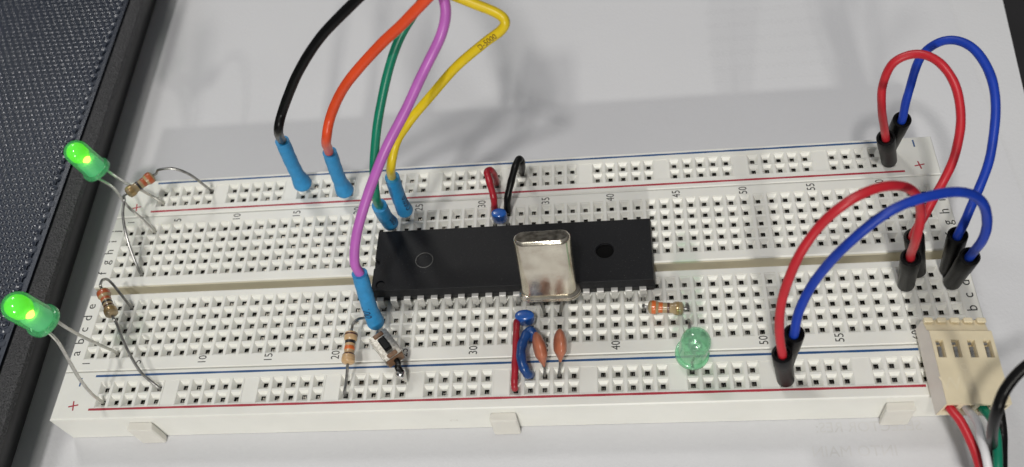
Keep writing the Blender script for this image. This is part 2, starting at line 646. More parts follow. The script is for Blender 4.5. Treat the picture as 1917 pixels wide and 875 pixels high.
for j in range(ny):
    yc = -26 + j * rowp
    shift = (j % 2) * hp / 2
    lim = x_dim(yc) - 0.35
    k1 = int((lim - hp * 0.5 + 62 - shift) / hp)
    for i in range(k1 + 1):
        xc = -62 + i * hp + shift
        if xc > lim - hp * 0.5:
            continue
        edge = (lim - xc) / hp
        dep = 0.42 * min(1.0, max(0.15, (edge - 0.4) / 1.6))
        ring = []
        for rr, zz in ((1.0, 0.0), (0.80, 0.0), (0.66, -0.07), (0.50, -dep)):
            for q in range(6):
                an = math.radians(30 + 60 * q)
                ring.append((xc + math.cos(an) * hr * rr, yc + math.sin(an) * hr * rr, ZL + zz))
        fs = [(18, 19, 20, 21, 22, 23)]
        for k in range(3):
            for q in range(6):
                fs.append((k * 6 + q, k * 6 + (q + 1) % 6, k * 6 + 6 + (q + 1) % 6, k * 6 + 6 + q))
        b.add(ring, fs)
o = b.build('dimple_texture', lap_top, lap, angle=70)
o['kind'] = 'stuff'
b = MB()
for i in range(26):
    ya, yb = ys[i], ys[i + 1]
    b.quad((XL, ya, ZL - 0.28), (x_dim(ya), ya, ZL - 0.28), (x_dim(yb), yb, ZL - 0.28), (XL, yb, ZL - 0.28))
    # plain rim beside the dimples
    b.quad((x_dim(ya) - 0.95, ya, ZL - 0.012), (x_dim(ya), ya, ZL - 0.06), (x_dim(yb), yb, ZL - 0.06), (x_dim(yb) - 0.95, yb, ZL - 0.012))
    b.quad((x_dim(ya), ya, ZL - 0.06), (x_dim(ya), ya, ZL - 0.7), (x_dim(yb), yb, ZL - 0.7), (x_dim(yb), yb, ZL - 0.06))
b.build('cover', lap_top, lap)

# ------------------------------------------------------------------ breadboard
bb = thing('breadboard', 'long white solderless breadboard with numbered rows of square holes', 'breadboard', (78.7, 13.8, -8.5))
XA, XB = -3.9, 161.3
HX = PITCH / 2


def hole_cell(b, d, cx, cy, bot, top_edge):
    """One hole: ridges beside it, bevelled mouth, shaft with its shade put into the colour."""
    o = 1.02
    m = 0.92
    zz = -0.12
    ya, yb = cy - HX, cy + HX
    b.quad((cx - HX, ya, 0), (cx - o, ya, 0), (cx - o, yb, 0), (cx - HX, yb, 0))
    b.quad((cx + o, ya, 0), (cx + HX, ya, 0), (cx + HX, yb, 0), (cx + o, yb, 0))
    b.quad((cx - o, ya, 0), (cx - m, ya, zz), (cx - m, yb, zz), (cx - o, yb, 0))
    b.quad((cx + m, ya, zz), (cx + o, ya, 0), (cx + o, yb, 0), (cx + m, yb, zz))
    my = 1.06
    b.quad((cx - m, ya, zz), (cx + m, ya, zz), (cx + m, cy - my, zz), (cx - m, cy - my, zz))
    b.quad((cx - m, cy + my, zz), (cx + m, cy + my, zz), (cx + m, yb, zz), (cx - m, yb, zz))
    if bot:
        b.add([(cx - o, ya, 0), (cx + o, ya, 0), (cx + m, ya, zz), (cx - m, ya, zz)], [(0, 1, 2, 3)])
    if top_edge:
        b.add([(cx - o, yb, 0), (cx - m, yb, zz), (cx + m, yb, zz), (cx + o, yb, 0)], [(0, 1, 2, 3)])
    i1, z1 = 0.40, -1.0
    A = [(cx - m, cy - my, zz), (cx + m, cy - my, zz), (cx + m, cy + my, zz), (cx - m, cy + my, zz)]
    B = [(cx - i1, cy - i1, z1), (cx + i1, cy - i1, z1), (cx + i1, cy + i1, z1), (cx - i1, cy + i1, z1)]
    b.add(A + B, [(0, 1, 5, 4), (1, 2, 6, 5), (2, 3, 7, 6), (3, 0, 4, 7)])
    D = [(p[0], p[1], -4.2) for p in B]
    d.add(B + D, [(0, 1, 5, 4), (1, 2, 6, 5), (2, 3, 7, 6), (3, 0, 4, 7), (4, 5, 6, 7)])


def flat(b, x0, x1, y0, y1, z=0.0):
    b.quad((x0, y0, z), (x1, y0, z), (x1, y1, z), (x0, y1, z))


def clip_pair(b, cx, cy):
    j = random.uniform(-0.05, 0.05)
    t = random.uniform(-0.25, 0.1)
    b.box((cx - 0.16 + j, cy, -2.1 + t), (0.09, 0.62, 1.6))
    b.box((cx + 0.16 + j, cy, -2.1 + t), (0.09, 0.62, 1.6))


# terminal block
tbk = MB()
shf = MB()
clp = MB()
FX0, FX1 = -HX, 62 * PITCH + HX
for rows_ in ('abcde', 'fghij'):
    for k, r_ in enumerate(rows_):
        for c_ in range(63):
            hole_cell(tbk, shf, c_ * PITCH, ROW[r_], k == 0, k == 4)
            clip_pair(clp, c_ * PITCH, ROW[r_])
e = 0.22
YA, YB = -3.76 + 0.06, 31.42 - 0.06
GA, GB = 12.85, 14.75
flat(tbk, XA + e, FX0, YA + e, GA - e)
flat(tbk, XA + e, FX0, GB + e, YB - e)
flat(tbk, FX1, XB - e, YA + e, GA - e)
flat(tbk, FX1, XB - e, GB + e, YB - e)
flat(tbk, FX0, FX1, YA + e, -HX)
flat(tbk, FX0, FX1, 10.16 + HX, GA - e)
flat(tbk, FX0, FX1, GB + e, 17.78 - HX)
flat(tbk, FX0, FX1, 27.94 + HX, YB - e)


def skirt(b, x0, x1, y0, y1, sides='xXyY', zb=-8.5):
    """Chamfer and outer walls round a flat top whose outline is inset by e."""
    t = [(x0 + e, y0 + e, 0), (x1 - e, y0 + e, 0), (x1 - e, y1 - e, 0), (x0 + e, y1 - e, 0)]
    u = [(x0, y0, -e), (x1, y0, -e), (x1, y1, -e), (x0, y1, -e)]
    w = [(x0, y0, zb), (x1, y0, zb), (x1, y1, zb), (x0, y1, zb)]
    b.add(t + u + w, [(0, 4, 5, 1), (1, 5, 6, 2), (2, 6, 7, 3), (3, 7, 4, 0), (4, 8, 9, 5), (5, 9, 10, 6), (6, 10, 11, 7), (7, 11, 8, 4)])


skirt(tbk, XA, XB, YA, GA)
skirt(tbk, XA, XB, GB, YB)
chn = MB()
flat(chn, XA, XB, GA + 0.02, GB - 0.02, -3.4)
chn.quad((XA + 0.02, GB - 0.02, -3.4), (XB - 0.02, GB - 0.02, -3.4), (XB - 0.02, GB - 0.02, -0.35), (XA + 0.02, GB - 0.02, -0.35))
chn.quad((XA + 0.02, GA + 0.02, -3.4), (XB - 0.02, GA + 0.02, -3.4), (XB - 0.02, GA + 0.02, -0.35), (XA + 0.02, GA + 0.02, -0.35))
chn.build('centre_channel', channel_m, bb, smooth=False)
tbk.build('terminal_block', plastic, bb, angle=25)
# power rails
rail_rows = {'front': ('front_plus', 'front_minus'), 'back': ('back_plus', 'back_minus')}
for side, y0, y1 in (('front', -13.25, -3.82), ('back', 31.48, 40.85)):
    b = MB()
    ra, rb_ = (ROW[q] for q in rail_rows[side])
    fa, fb = ra - HX, rb_ + HX
    fx0, fx1 = 2 * PITCH - HX, 60 * PITCH + HX
    for k in range(59):
        cx = (k + 2) * PITCH
        if k % 6 == 5:
            zz = -0.10
            flat(b, cx - HX, cx + HX, fa, fb, zz)
            b.quad((cx - HX, fa, 0), (cx + HX, fa, 0), (cx + HX, fa, zz), (cx - HX, fa, zz))
            b.quad((cx - HX, fb, 0), (cx + HX, fb, 0), (cx + HX, fb, zz), (cx - HX, fb, zz))
            b.quad((cx - HX, fa, 0), (cx - HX, fa, zz), (cx - HX, fb, zz), (cx - HX, fb, 0))
            b.quad((cx + HX, fa, 0), (cx + HX, fa, zz), (cx + HX, fb, zz), (cx + HX, fb, 0))
            continue
        hole_cell(b, shf, cx, ra, True, False)
        hole_cell(b, shf, cx, rb_, False, True)
        clip_pair(clp, cx, ra)
        clip_pair(clp, cx, rb_)
    flat(b, XA + e, fx0, y0 + e, y1 - e)
    flat(b, fx1, XB - e, y0 + e, y1 - e)
    flat(b, fx0, fx1, y0 + e, fa)
    flat(b, fx0, fx1, fb, y1 - e)
    skirt(b, XA, XB, y0, y1)
    rail = b.build('power_rail', plastic, bb, angle=25)
    for nm, yy, mm, xa, xb in ((('red_stripe', -11.42, ink_red, 3.1, 149.2), ('blue_stripe', -4.78, ink_blue, 2.6, 149.4)) if side == 'front' else
                       (('red_stripe', 32.62, ink_red, 3.4, 154.8), ('blue_stripe', 40.0, ink_blue, 3.2, 153.0))):
        q = MB()
        n_ = 60
        for i in range(n_):
            xl, xr = xa + (xb - xa) * i / n_, xa + (xb - xa) * (i + 1) / n_
            w0 = 0.21 + 0.025 * math.sin(i * 1.7)
            w1 = 0.21 + 0.025 * math.sin((i + 1) * 1.7)
            q.quad((xl, yy - w0, 0.012), (xr, yy - w1, 0.012), (xr, yy + w1, 0.012), (xl, yy + w0, 0.012))
        q.build(nm, mm, rail, smooth=False)
    for xx in (-0.05, 157.75):
        if side == 'front' and xx > 100:
            continue
        yp, ym = (-10.6, -5.9) if side == 'front' else (33.9, 39.2)
        q = MB()
        s_ = 0.95
        an = 0.18
        for a2 in (an, an + math.pi / 2):
            dx, dy = math.cos(a2), math.sin(a2)
            q.quad(*[(xx + dx * i * s_ - dy * j * 0.13, yp + dy * i * s_ + dx * j * 0.13, 0.012 + 0.003 * (a2 > 1)) for i, j in ((-1, -1), (1, -1), (1, 1), (-1, 1))])
        q.build('plus_sign', ink_red, rail, smooth=False)
        q = MB()
        q.quad((xx - 0.15, ym - 0.85, 0.012), (xx + 0.15, ym - 0.85, 0.012), (xx + 0.12, ym + 0.85, 0.012), (xx - 0.18, ym + 0.85, 0.012))
        q.build('minus_sign', ink_blue, rail, smooth=False)
shf.build('hole_interior', shaft, bb, smooth=False)['kind'] = 'stuff'
clp.build('contact_clip', clip_metal, bb, smooth=False)['kind'] = 'stuff'
for n_ in (1, 5, 10, 15, 20, 25, 30, 35, 40, 45, 50, 55, 60):
    printed(str(n_), (n_ - 1) * PITCH - 0.1, -2.1, 2.2, ink, bb, 'column_number')
    printed(str(n_), (n_ - 1) * PITCH - 0.1, 30.1, 2.2, ink, bb, 'column_number')
for c_ in 'abcdefghij':
    printed(c_, -2.85, ROW[c_] + 0.1, 2.55, ink, bb, 'row_letter', squeeze=1.0)
    printed(c_, 159.85, ROW[c_] + 0.1, 2.55, ink, bb, 'row_letter', squeeze=1.0)
for xx in (12.6, 79.0, 145.2):
    q = MB()
    w = 2.15
    y_, d_ = -13.27, 1.45
    zt, zb = -2.1, -8.46
    pr = [(xx - w, y_, zt), (xx + w, y_, zt), (xx + w + 0.25, y_ - d_ + 0.25, zt - 0.15), (xx + w, y_ - d_, zt - 0.4), (xx - w, y_ - d_, zt - 0.4), (xx - w - 0.25, y_ - d_ + 0.25, zt - 0.15)]
    lo = [(p[0], p[1], zb) for p in pr]
    q.add(pr + lo, [tuple(range(6)), (0, 6, 7, 1), (1, 7, 8, 2), (2, 8, 9, 3), (3, 9, 10, 4), (4, 10, 11, 5), (5, 11, 6, 0), (11, 10, 9, 8, 7, 6)])
    q.build('joining_tab', tab_plastic, bb, smooth=False, bevel=0.12)
vs_, fs_ = text_geo('2', 2.0)
q = MB()
q.add([(69.9 - p.y, -13.262, -4.9 + p.x) for p in vs_], fs_)
q.build('mould_mark', tab_plastic, bb, smooth=False)

# ------------------------------------------------------------------ integrated circuit
CX0, CX1, CY0, CY1 = 54.2, 106.4, 8.3, 22.2
ZT, ZM, ZB = 4.05, 2.25, 0.45
ic = thing('integrated_circuit', 'long black 40-pin chip straddling the centre channel', 'chip', ((CX0 + CX1) / 2, 15.24, 0.0))
q = MB()
i_ = 0.3


def loop(x0, x1, y0, y1, z):
    return [(x0, y0, z), (x1, y0, z), (x1, y1, z), (x0, y1, z)]


q.add(loop(CX0 + i_, CX1 - i_, CY0 + i_, CY1 - i_, ZB) + loop(CX0, CX1, CY0, CY1, ZM - 0.12) + loop(CX0, CX1, CY0, CY1, ZM + 0.12) +
      loop(CX0 + i_, CX1 - i_, CY0 + i_ * 1.2, CY1 - i_ * 1.2, ZT),
      [(3, 2, 1, 0), (12, 13, 14, 15)] + [(k * 4 + a, k * 4 + (a + 1) % 4, k * 4 + 4 + (a + 1) % 4, k * 4 + 4 + a) for k in range(3) for a in range(4)])
body = q.build('chip_body', chip_m, ic, smooth=False)
cut = MB()
cut.lathe((64.0, 14.9, ZT - 0.12), (0, 0, 1), [(0, 1.55), (1, 1.55)], 40)
cut.lathe((97.6, 15.2, ZT - 0.55), (0, 0, 1), [(0, 1.65), (1, 1.65)], 40)
cut.lathe((56.1, 9.95, ZT - 0.28), (0, 0, 1), [(0, 0.8), (1, 0.85)], 28)
cut.lathe((CX0 + 0.25, 14.6, ZT - 1.1), (0, 0, 1), [(0, 1.1), (3, 1.1)], 28)
co = cut.build('cutter', chip_m, smooth=False)
md = body.modifiers.new('pits', 'BOOLEAN')
md.operation = 'DIFFERENCE'
md.object = co
md.solver = 'EXACT'
md2 = body.modifiers.new('edge', 'BEVEL')
md2.width = 0.08
md2.segments = 1
md2.limit_method = 'ANGLE'
co.location = (0, 0, 0)
body.location = (0, 0, 0)
co.location = -Vector((0, 0, 0))
bpy.context.view_layer.update()
dg = bpy.context.evaluated_depsgraph_get()
nm_ = bpy.data.meshes.new_from_object(body.evaluated_get(dg))
body.modifiers.clear()
body.data = nm_
bpy.data.objects.remove(co)
for nm2, cxx, cyy, rr, dz in (('ejector_mark', 64.0, 14.9, 1.53, -0.11), ('ejector_mark', 97.6, 15.2, 1.63, -0.53)):
    q = MB()
    q.lathe((cxx, cyy, ZT + dz - 0.01), (0, 0, 1), [(0, rr), (0.015, rr - 0.02)], 36)
    q.build(nm2, chip_m if cxx < 80 else chip_pol, ic, smooth=False)
q = MB()
q.lathe((64.0, 14.9, ZT - 0.02), (0, 0, 1), [(0, 1.72), (0.06, 1.68), (0.06, 1.56), (-0.02, 1.52)], 40, False, False)
q.build('ejector_rim', pin_rim, ic)
for cyy, sgn in ((ROW['d'], -1), (ROW['h'], 1)):
    for k in range(20):
        px = (22 + k) * PITCH
        q = MB()
        j = random.uniform(-0.04, 0.04)
        ye = (CY0 + 0.1) if sgn < 0 else (CY1 - 0.1)
        yo = cyy + sgn * -0.05
        w = 0.60
        th = 0.26
        pts = [(ye, 2.3), (yo + sgn * -0.12, 2.3), (yo + sgn * 0.10, 2.2), (yo + sgn * 0.20, 1.95), (yo + sgn * 0.30 + sgn * j, 0.0)]
        vv = []
        for (py, pz) in pts:
            vv += [(px - w, py, pz), (px + w, py, pz)]
        for (py, pz) in pts:
            dy = -sgn * th if pz < 2.22 else 0
            dz = -th if pz > 2.1 else 0
            vv += [(px - w, py + dy, pz + dz), (px + w, py + dy, pz + dz)]
        fs = []
        for a in range(4):
            fs.append((2 * a, 2 * a + 1, 2 * a + 3, 2 * a + 2))
            fs.append((10 + 2 * a, 12 + 2 * a, 13 + 2 * a, 11 + 2 * a))
            fs.append((2 * a, 2 * a + 2, 12 + 2 * a, 10 + 2 * a))
            fs.append((2 * a + 1, 11 + 2 * a, 13 + 2 * a, 3 + 2 * a))
        fs.append((8, 9, 19, 18))
        q.add(vv, fs)
        q.box((px, yo + sgn * 0.08, -1.1), (0.5, 0.26, 2.7))
        q.build('pin', pin_tin, ic, angle=30)

# ------------------------------------------------------------------ crystal
A0 = Vector((87.71, 6.34, 4.60))
A1 = Vector((87.37, 10.23, 17.31))
up_ = (A1 - A0).normalized()
xr = Vector((1.0, -0.015, 0.0))
xr = (xr - up_ * xr.dot(up_)).normalized()
yr = up_.cross(xr)
cr = thing('crystal_oscillator', 'silver metal can crystal leaning back over the black chip', 'crystal', tuple(hole(35, 'c') * 0.5 + hole(36, 'c') * 0.5))


def obround(hw, hd, t, n=10):
    """Racetrack outline at height T along the can's axis."""
    pts = []
    for s_ in (1, -1):
        for k in range(n + 1):
            an = (-math.pi / 2 + math.pi * k / n) if s_ > 0 else (math.pi / 2 + math.pi * k / n)
            pts.append(A0 + up_ * t + xr * (s_ * (hw - hd) + math.cos(an) * hd) + yr * (math.sin(an) * hd))
    return pts


def stack(prof, n=10, cap=True):
    b_ = MB()
    m_ = 2 * (n + 1)
    vv = []
    for hw, hd, t in prof:
        vv += obround(hw, hd, t, n)
    fs = [(k * m_ + a, k * m_ + (a + 1) % m_, (k + 1) * m_ + (a + 1) % m_, (k + 1) * m_ + a) for k in range(len(prof) - 1) for a in range(m_)]
    if cap:
        fs.append(tuple(range(m_ - 1, -1, -1)))
        fs.append(tuple((len(prof) - 1) * m_ + a for a in range(m_)))
    return b_.add(vv, fs)


stack([(4.92, 1.72, 0.7), (4.92, 1.72, 12.3), (4.86, 1.66, 12.75), (4.70, 1.50, 13.05), (4.5, 1.3, 13.18)], cap=False).build('can', can_m, cr, angle=60)
stack([(4.5, 1.3, 13.18), (4.3, 1.1, 13.15)]).build('can_top', can_top, cr, angle=60)
stack([(5.42, 2.22, 0.0), (5.52, 2.32, 0.08), (5.52, 2.32, 0.25), (5.40, 2.2, 0.33), (5.40, 2.2, 0.40), (5.48, 2.28, 0.45), (5.48, 2.28, 0.62), (5.3, 2.1, 0.75), (4.95, 1.75, 0.95)]).build('base_flange', can_m, cr, angle=50)
for s_, cc in ((-1, 35), (1, 36)):
    h = hole(cc, 'c')
    q = MB()
    q.tube(crv([A0 + xr * s_ * 2.3 + up_ * 0.1, A0 + xr * s_ * 2.2 - up_ * 0.5, Vector((h.x + s_ * 0.2, h.y, 0.2)), Vector((h.x, h.y, -3))], 6), 0.23, 8)
    q.build('lead', lead_m, cr)


# ------------------------------------------------------------------ resistors
def resistor(label, p0, p1, lead0, lead1, bands, body_m, L=6.3):
    p0, p1 = Vector(p0), Vector(p1)
    d = (p1 - p0).normalized()
    c = (p0 + p1) / 2
    a = c - d * L / 2
    t = thing('resistor', label, 'resistor', tuple(lead0[-1]), 'axial resistors on the breadboard')
    R0, R1 = 1.18, 0.92

    def rad(x):
        x = min(x, L - x)
        if x < 0.5:
            return R0 * math.sqrt(max(0.02, 1 - ((0.5 - x) / 0.52) ** 2))
        if x < 1.5:
            return R0
        if x < 2.0:
            return R0 + (R1 - R0) * (x - 1.5) / 0.5
        return R1
    prof = [(0, 0.2)] + [(x, rad(x)) for x in [0.02, .08, .16, .28, .4, .5, .8, 1.1, 1.5, 1.75, 2.0, 2.6, L / 2, L - 2.6, L - 2, L - 1.75, L - 1.5, L - 1.1, L - .8, L - .5, L - .4, L - .28, L - .16, L - .08, L - .02]] + [(L, 0.2)]
    q = MB()
    q.lathe(a, d, prof, 24)
    q.build('resistor_body', body_m, t, angle=60)
    for x, w, m in bands:
        q = MB()
        q.lathe(a, d, [(x - w / 2, rad(x - w / 2) - 0.02), (x - w / 2 + 0.03, rad(x - w / 2 + 0.03) + 0.025)] + [(x - w / 2 + w * k / 4, rad(x - w / 2 + w * k / 4) + 0.035) for k in (1, 2, 3)] +
                [(x + w / 2 - 0.03, rad(x + w / 2 - 0.03) + 0.025), (x + w / 2, rad(x + w / 2) - 0.02)], 24, False, False)
        q.build('colour_band', m, t, angle=60)
    for ld, e0, s_ in ((lead0, a, -1), (lead1, a + d * L, 1)):
        q = MB()
        pts = [e0 - d * s_ * 0.4, e0 + d * s_ * 0.7] + [Vector(p) for p in ld]
        q.tube(crv(pts, 7), 0.27, 8)
        q.build('lead', lead_m, t)
    return t


resistor('resistor floating above the board corner beneath the upper lit LED', (6.70, 35.50, 8.00), (2.83, 31.71, 8.00),
         [(9.23, 35.54, 10.00), (12.26, 35.60, 10.00), (14.47, 35.88, 7.50), (15.89, 36.18, 3.00), tuple(hole(7, 'back_minus', 0)), tuple(hole(7, 'back_minus', -3))],
         [(1.71, 30.65, 7.00), (1.81, 27.85, 6.30), (2.77, 24.15, 5.00), (3.83, 20.83, 2.80), tuple(hole(3, 'f', 0)), tuple(hole(3, 'f', -3))],
         [(1.0, 1.0, b_rust), (2.35, 0.75, b_rust), (3.55, 0.5, b_bk), (5.2, 0.9, b_gd)], tan2)
resistor('resistor with rust end standing over the row letter e', (2.65, 10.04, 6.00), (5.79, 5.00, 5.50),
         [(2.36, 10.99, 6.80), (2.44, 12.17, 6.60), (2.98, 12.63, 5.00), tuple(hole(3, 'e', 0.2)), tuple(hole(3, 'e', -3))],
         [(6.74, 3.59, 4.90), (8.79, -0.38, 3.20), (11.91, -4.72, 1.40), tuple(hole(7, 'front_minus', 0)), tuple(hole(7, 'front_minus', -3))],
         [(1.0, 1.0, b_rust), (2.35, 0.6, b_rust), (3.2, 0.45, b_bk), (4.1, 0.35, b_bn), (5.2, 0.9, b_gd)], tan2)
resistor('tan resistor with brown, black and orange bands left of the push switch', (51.77, 0.53, 3.60), (51.85, -5.61, 3.40),
         [(52.14, 1.71, 4.40), (52.90, 2.66, 4.40), (53.56, 3.84, 2.60), tuple(hole(22, 'c', 0)), tuple(hole(22, 'c', -3))],
         [(51.79, -6.76, 3.00), (51.42, -8.19, 1.70), (51.20, -9.79, 1.20), tuple(hole(21, 'front_plus', -0.2)), tuple(hole(21, 'front_plus', -3))],
         [(0.75, 0.35, b_bn), (2.2, 0.6, b_bk), (3.35, 0.75, b_or), (4.55, 0.35, b_bn), (5.35, 0.3, tan)], tan)
resistor('resistor with two orange bands lying just right of the chip', (104.94, 4.20, 2.00), (110.97, 3.60, 2.00),
         [tuple(hole(42, 'c', 0.9)), tuple(hole(42, 'c', -3))],
         [tuple(hole(45, 'c', 0.9)), tuple(hole(45, 'c', -3))],
         [(1.05, 0.75, b_or), (2.25, 0.75, b_or), (3.6, 0.45, b_bn), (5.2, 0.5, b_gd)], tan2)


# ------------------------------------------------------------------ LEDs
def led(label, base, tip, lead_a, lead_b, lit):
    base, tip = Vector(base), Vector(tip)
    d = (tip - base).normalized()
    t = thing('led', label, 'LED', tuple(lead_a[-1]), 'green 5 mm LEDs' if lit else None)
    r = 2.5
    L = 8.5
    prof = [(0, 2.2), (0.02, 2.82), (0.1, 2.9), (0.9, 2.9), (1.0, 2.82), (1.05, r)]
    prof += [(1.05 + (L - 1.05 - r) * k / 5, r) for k in range(1, 5)]
    prof += [(L - r + r * math.sin(math.pi / 2 * k / 9), r * math.cos(math.pi / 2 * k / 9)) for k in range(0, 9)] + [(L, 0.03)]
    q = MB()
    q.lathe(base, d, prof, 36)
    q.build('lens', lens_lit if lit else lens_off, t, angle=50)
    side = (Vector(lead_b[0]) - Vector(lead_a[0]))
    side = (side - d * side.dot(d)).normalized()
    if lit:
        q = MB()
        c0 = 4.1
        q.lathe(base, d, [(c0, 0.3), (c0 + 0.2, 1.5), (c0 + 0.9, 1.9)] + [(L - 2.35 + 1.9 * math.sin(math.pi / 2 * k / 6), 1.95 * math.cos(math.pi / 2 * k / 6)) for k in range(0, 6)] + [(L - 0.4, 0.05)], 28)
        q.build('glowing_tip', core_glow, t)
        q = MB()
        q.lathe(base, d, [(0.5, 0.4), (0.6, 2.0), (3.6, 1.9), (4.0, 1.2), (4.05, 0.2)], 24)
        q.build('glowing_base', base_glow, t)
        q = MB()
        viewer = (cam.location - base).normalized()
        c1 = base + d * 4.3 + Vector((0.75, -0.55, 0.35)).normalized() * 1.65
        q.lathe(c1 - d * 0.75, d, [(0, 0.05), (0.2, 0.5), (0.75, 0.85), (1.3, 0.5), (1.5, 0.05)], 16)
        q.build('glowing_die', die_glow, t)
    else:
        q = MB()
        q.lathe(base, d, [(3.6, 0.5), (4.6, 1.15), (4.6, 1.0), (4.0, 0.45)], 20)
        q.box(base + side * -0.1 + d * 2.6, (0.5, 0.5, 2.2))
        q.build('reflector_cup', tin, t)
        q = MB()
        q.tube([base - side * 1.27 + d * 0.3, base - side * 1.2 + d * 3.9], 0.25, 6)
        q.tube([base + side * 1.27 + d * 0.3, base + side * 0.9 + d * 4.2], 0.25, 6)
        q.build('lead_frame', tin, t)
    for s_, ld in ((-1, lead_a), (1, lead_b)):
        e0 = base + side * s_ * 1.27
        q = MB()
        q.tube(crv([e0 + d * 0.2, e0 - d * 0.6] + [Vector(p) for p in ld], 7), 0.29 if lit else 0.25, 8)
        q.build('lead', pale_lead if lit else lead_m, t)
    return t


led('upper lit green LED hanging over the laptop edge by the back rail', (-5.49, 37.73, 8.00), (-7.58, 38.22, 16.23),
    [(-1.65, 33.97, 7.00), (1.24, 30.79, 5.00), (3.66, 29.15, 2.00), tuple(hole(3, 'j', 0)), tuple(hole(3, 'j', -3))],
    [(0.27, 35.34, 7.00), (2.92, 34.74, 5.00), (3.62, 35.40, 2.00), tuple(hole(3, 'back_plus', 0)), tuple(hole(3, 'back_plus', -3))], True)
led('lower lit green LED at the left, nearest the front rail', (5.38, -5.20, 21.65), (3.85, -5.73, 29.99),
    [(6.62, -7.41, 18.74), (6.33, -8.43, 14.43), (5.83, -9.65, 8.78), (5.39, -10.07, 3.68), tuple(hole(3, 'front_plus', 0)), tuple(hole(3, 'front_plus', -3))],
    [(6.66, -4.22, 17.26), (5.79, -2.48, 10.04), (6.16, -1.43, 4.60), tuple(hole(3, 'a', 0.2)), tuple(hole(3, 'a', -3))], True)
led('unlit clear green LED standing across the blue stripe at the front', (111.80, -4.98, 1.20), (112.42, -5.91, 9.63),
    [(111.77, -7.59, 1.20), tuple(hole(45, 'front_minus', 0)), tuple(hole(45, 'front_minus', -3))],
    [(111.80, -0.04, 2.00), (111.95, 1.55, 1.00), tuple(hole(45, 'b', -0.4)), tuple(hole(45, 'b', -3))], False)


# ------------------------------------------------------------------ capacitors
def disc_cap(label, top, bot, h_lead, h_back):
    top, bot = Vector(top), Vector(bot)
    t = thing('ceramic_capacitor', label, 'capacitor', tuple(h_lead), 'orange-brown disc capacitors beside the crystal')
    d = (bot - top).normalized()
    c = (top + bot) / 2
    L = (bot - top).length
    vw = Vector((-0.22, 0.56, -0.82)).normalized()
    thick = d.cross(vw).normalized()
    dep = thick.cross(d).normalized()
    q = MB()
    n = 20
    ks = 13
    vv = []
    for k in range(ks):
        s_ = -1 + 2 * k / (ks - 1)
        if s_ < 0.35:
            w = math.sqrt(max(0.015, 1 - ((s_ - 0.0) / 1.02) ** 2))
        else:
            w = 0.93 * max(0.16, 1 - (s_ - 0.35) / 0.72)
        for j in range(n):
            an = 2 * math.pi * j / n
            vv.append(c + d * s_ * L / 2 + thick * math.cos(an) * 1.15 * w + dep * math.sin(an) * 2.4 * w)
    fs = [(k * n + j, k * n + (j + 1) % n, (k + 1) * n + (j + 1) % n, (k + 1) * n + j) for k in range(ks - 1) for j in range(n)]
    fs += [tuple(range(n - 1, -1, -1)), tuple((ks - 1) * n + j for j in range(n))]
    q.add(vv, fs)
    q.build('disc_body', cap_o, t, angle=80)
    for a_, h in ((bot - d * 0.5, Vector(h_lead)), (bot - d * 0.9 + dep * 0.6, Vector(h_back))):
        q = MB()
        q.tube(crv([a_, a_ + d * 0.8, (a_ + d * 0.8).lerp(h, 0.6), h, h - Vector((0, 0, 3))], 5), 0.25, 8)
        q.build('lead', lead_m, t)


disc_cap('orange-brown disc capacitor leaning toward the blue jumper wire', (85.31, -1.69, 5.20), (86.48, -6.59, 1.60), tuple(hole(35, 'front_minus', -0.2)), tuple(hole(35, 'a', -0.2)))
disc_cap('orange-brown disc capacitor standing upright, right one of the pair', (89.48, -1.23, 5.20), (89.29, -5.92, 1.90), tuple(hole(36, 'front_minus', -0.2)), tuple(hole(36, 'a', -0.2)))


def bead_cap(label, c, r, w, h1, h2):
    c = Vector(c)
    t = thing('blue_capacitor', label, 'capacitor', tuple(h1), 'small blue capacitors')
    q = MB()
    prof = [(-0.8, 0.15), (-0.78, 0.6), (-0.7, 0.85), (-0.5, 0.98), (0, 1.0), (0.5, 1.0), (0.66, 0.95), (0.73, 0.85), (0.76, 0.55), (0.77, 0.1)]
    vv = []
    n = 24
    for s_, k in prof:
        for j in range(n):
            an = 2 * math.pi * j / n
            vv.append(c + Vector((math.cos(an) * r * k, math.sin(an) * w * k, s_ * 1.9)))
    q.add(vv, [(k * n + j, k * n + (j + 1) % n, (k + 1) * n + (j + 1) % n, (k + 1) * n + j) for k in range(len(prof) - 1) for j in range(n)] +
          [tuple(range(n - 1, -1, -1)), tuple((len(prof) - 1) * n + j for j in range(n))])
    q.build('bead_body', cap_b, t, angle=80)
    for h in (h1, h2):
        q = MB()
        h = Vector(h)
        q.tube([Vector((h.x, h.y, 1.3)) * 0.7 + c * 0.3, h, h - Vector((0, 0, 3))], 0.24, 8)
        q.build('lead', lead_m, t)


bead_cap('small blue capacitor in front of the chip behind the red jumper', (82.98, 2.84, 2.10), 1.75, 1.1, tuple(hole(33, 'c')), tuple(hole(34, 'c')))
bead_cap('small blue capacitor behind the chip beneath the red and black wires', tuple(Vector(hole(31, 'i', 1.75)) + Vector((1.25, 0.25, 0))), 1.5, 1.1, tuple(hole(31, 'i')), tuple(hole(32, 'i')))


# ------------------------------------------------------------------ short solid wires
def solid_wire(label, pts, m, r, h0, h1, group):
    t = thing('jumper_wire', label, 'wire', tuple(h0), group)
    q = MB()
    P = crv(pts, 8)
    q.tube(P, [r * (1 + 0.05 * math.sin(i * 0.9)) for i in range(len(P))], 14)
    q.build('insulation', m, t, angle=60)
    q = MB()
    q.tube([P[0], Vector(h0), Vector(h0) - Vector((0, 0, 3))], 0.28, 8)
    q.tube([P[-1], Vector(h1), Vector(h1) - Vector((0, 0, 3))], 0.28, 8)
    q.build('bare_end', lead_m, t)


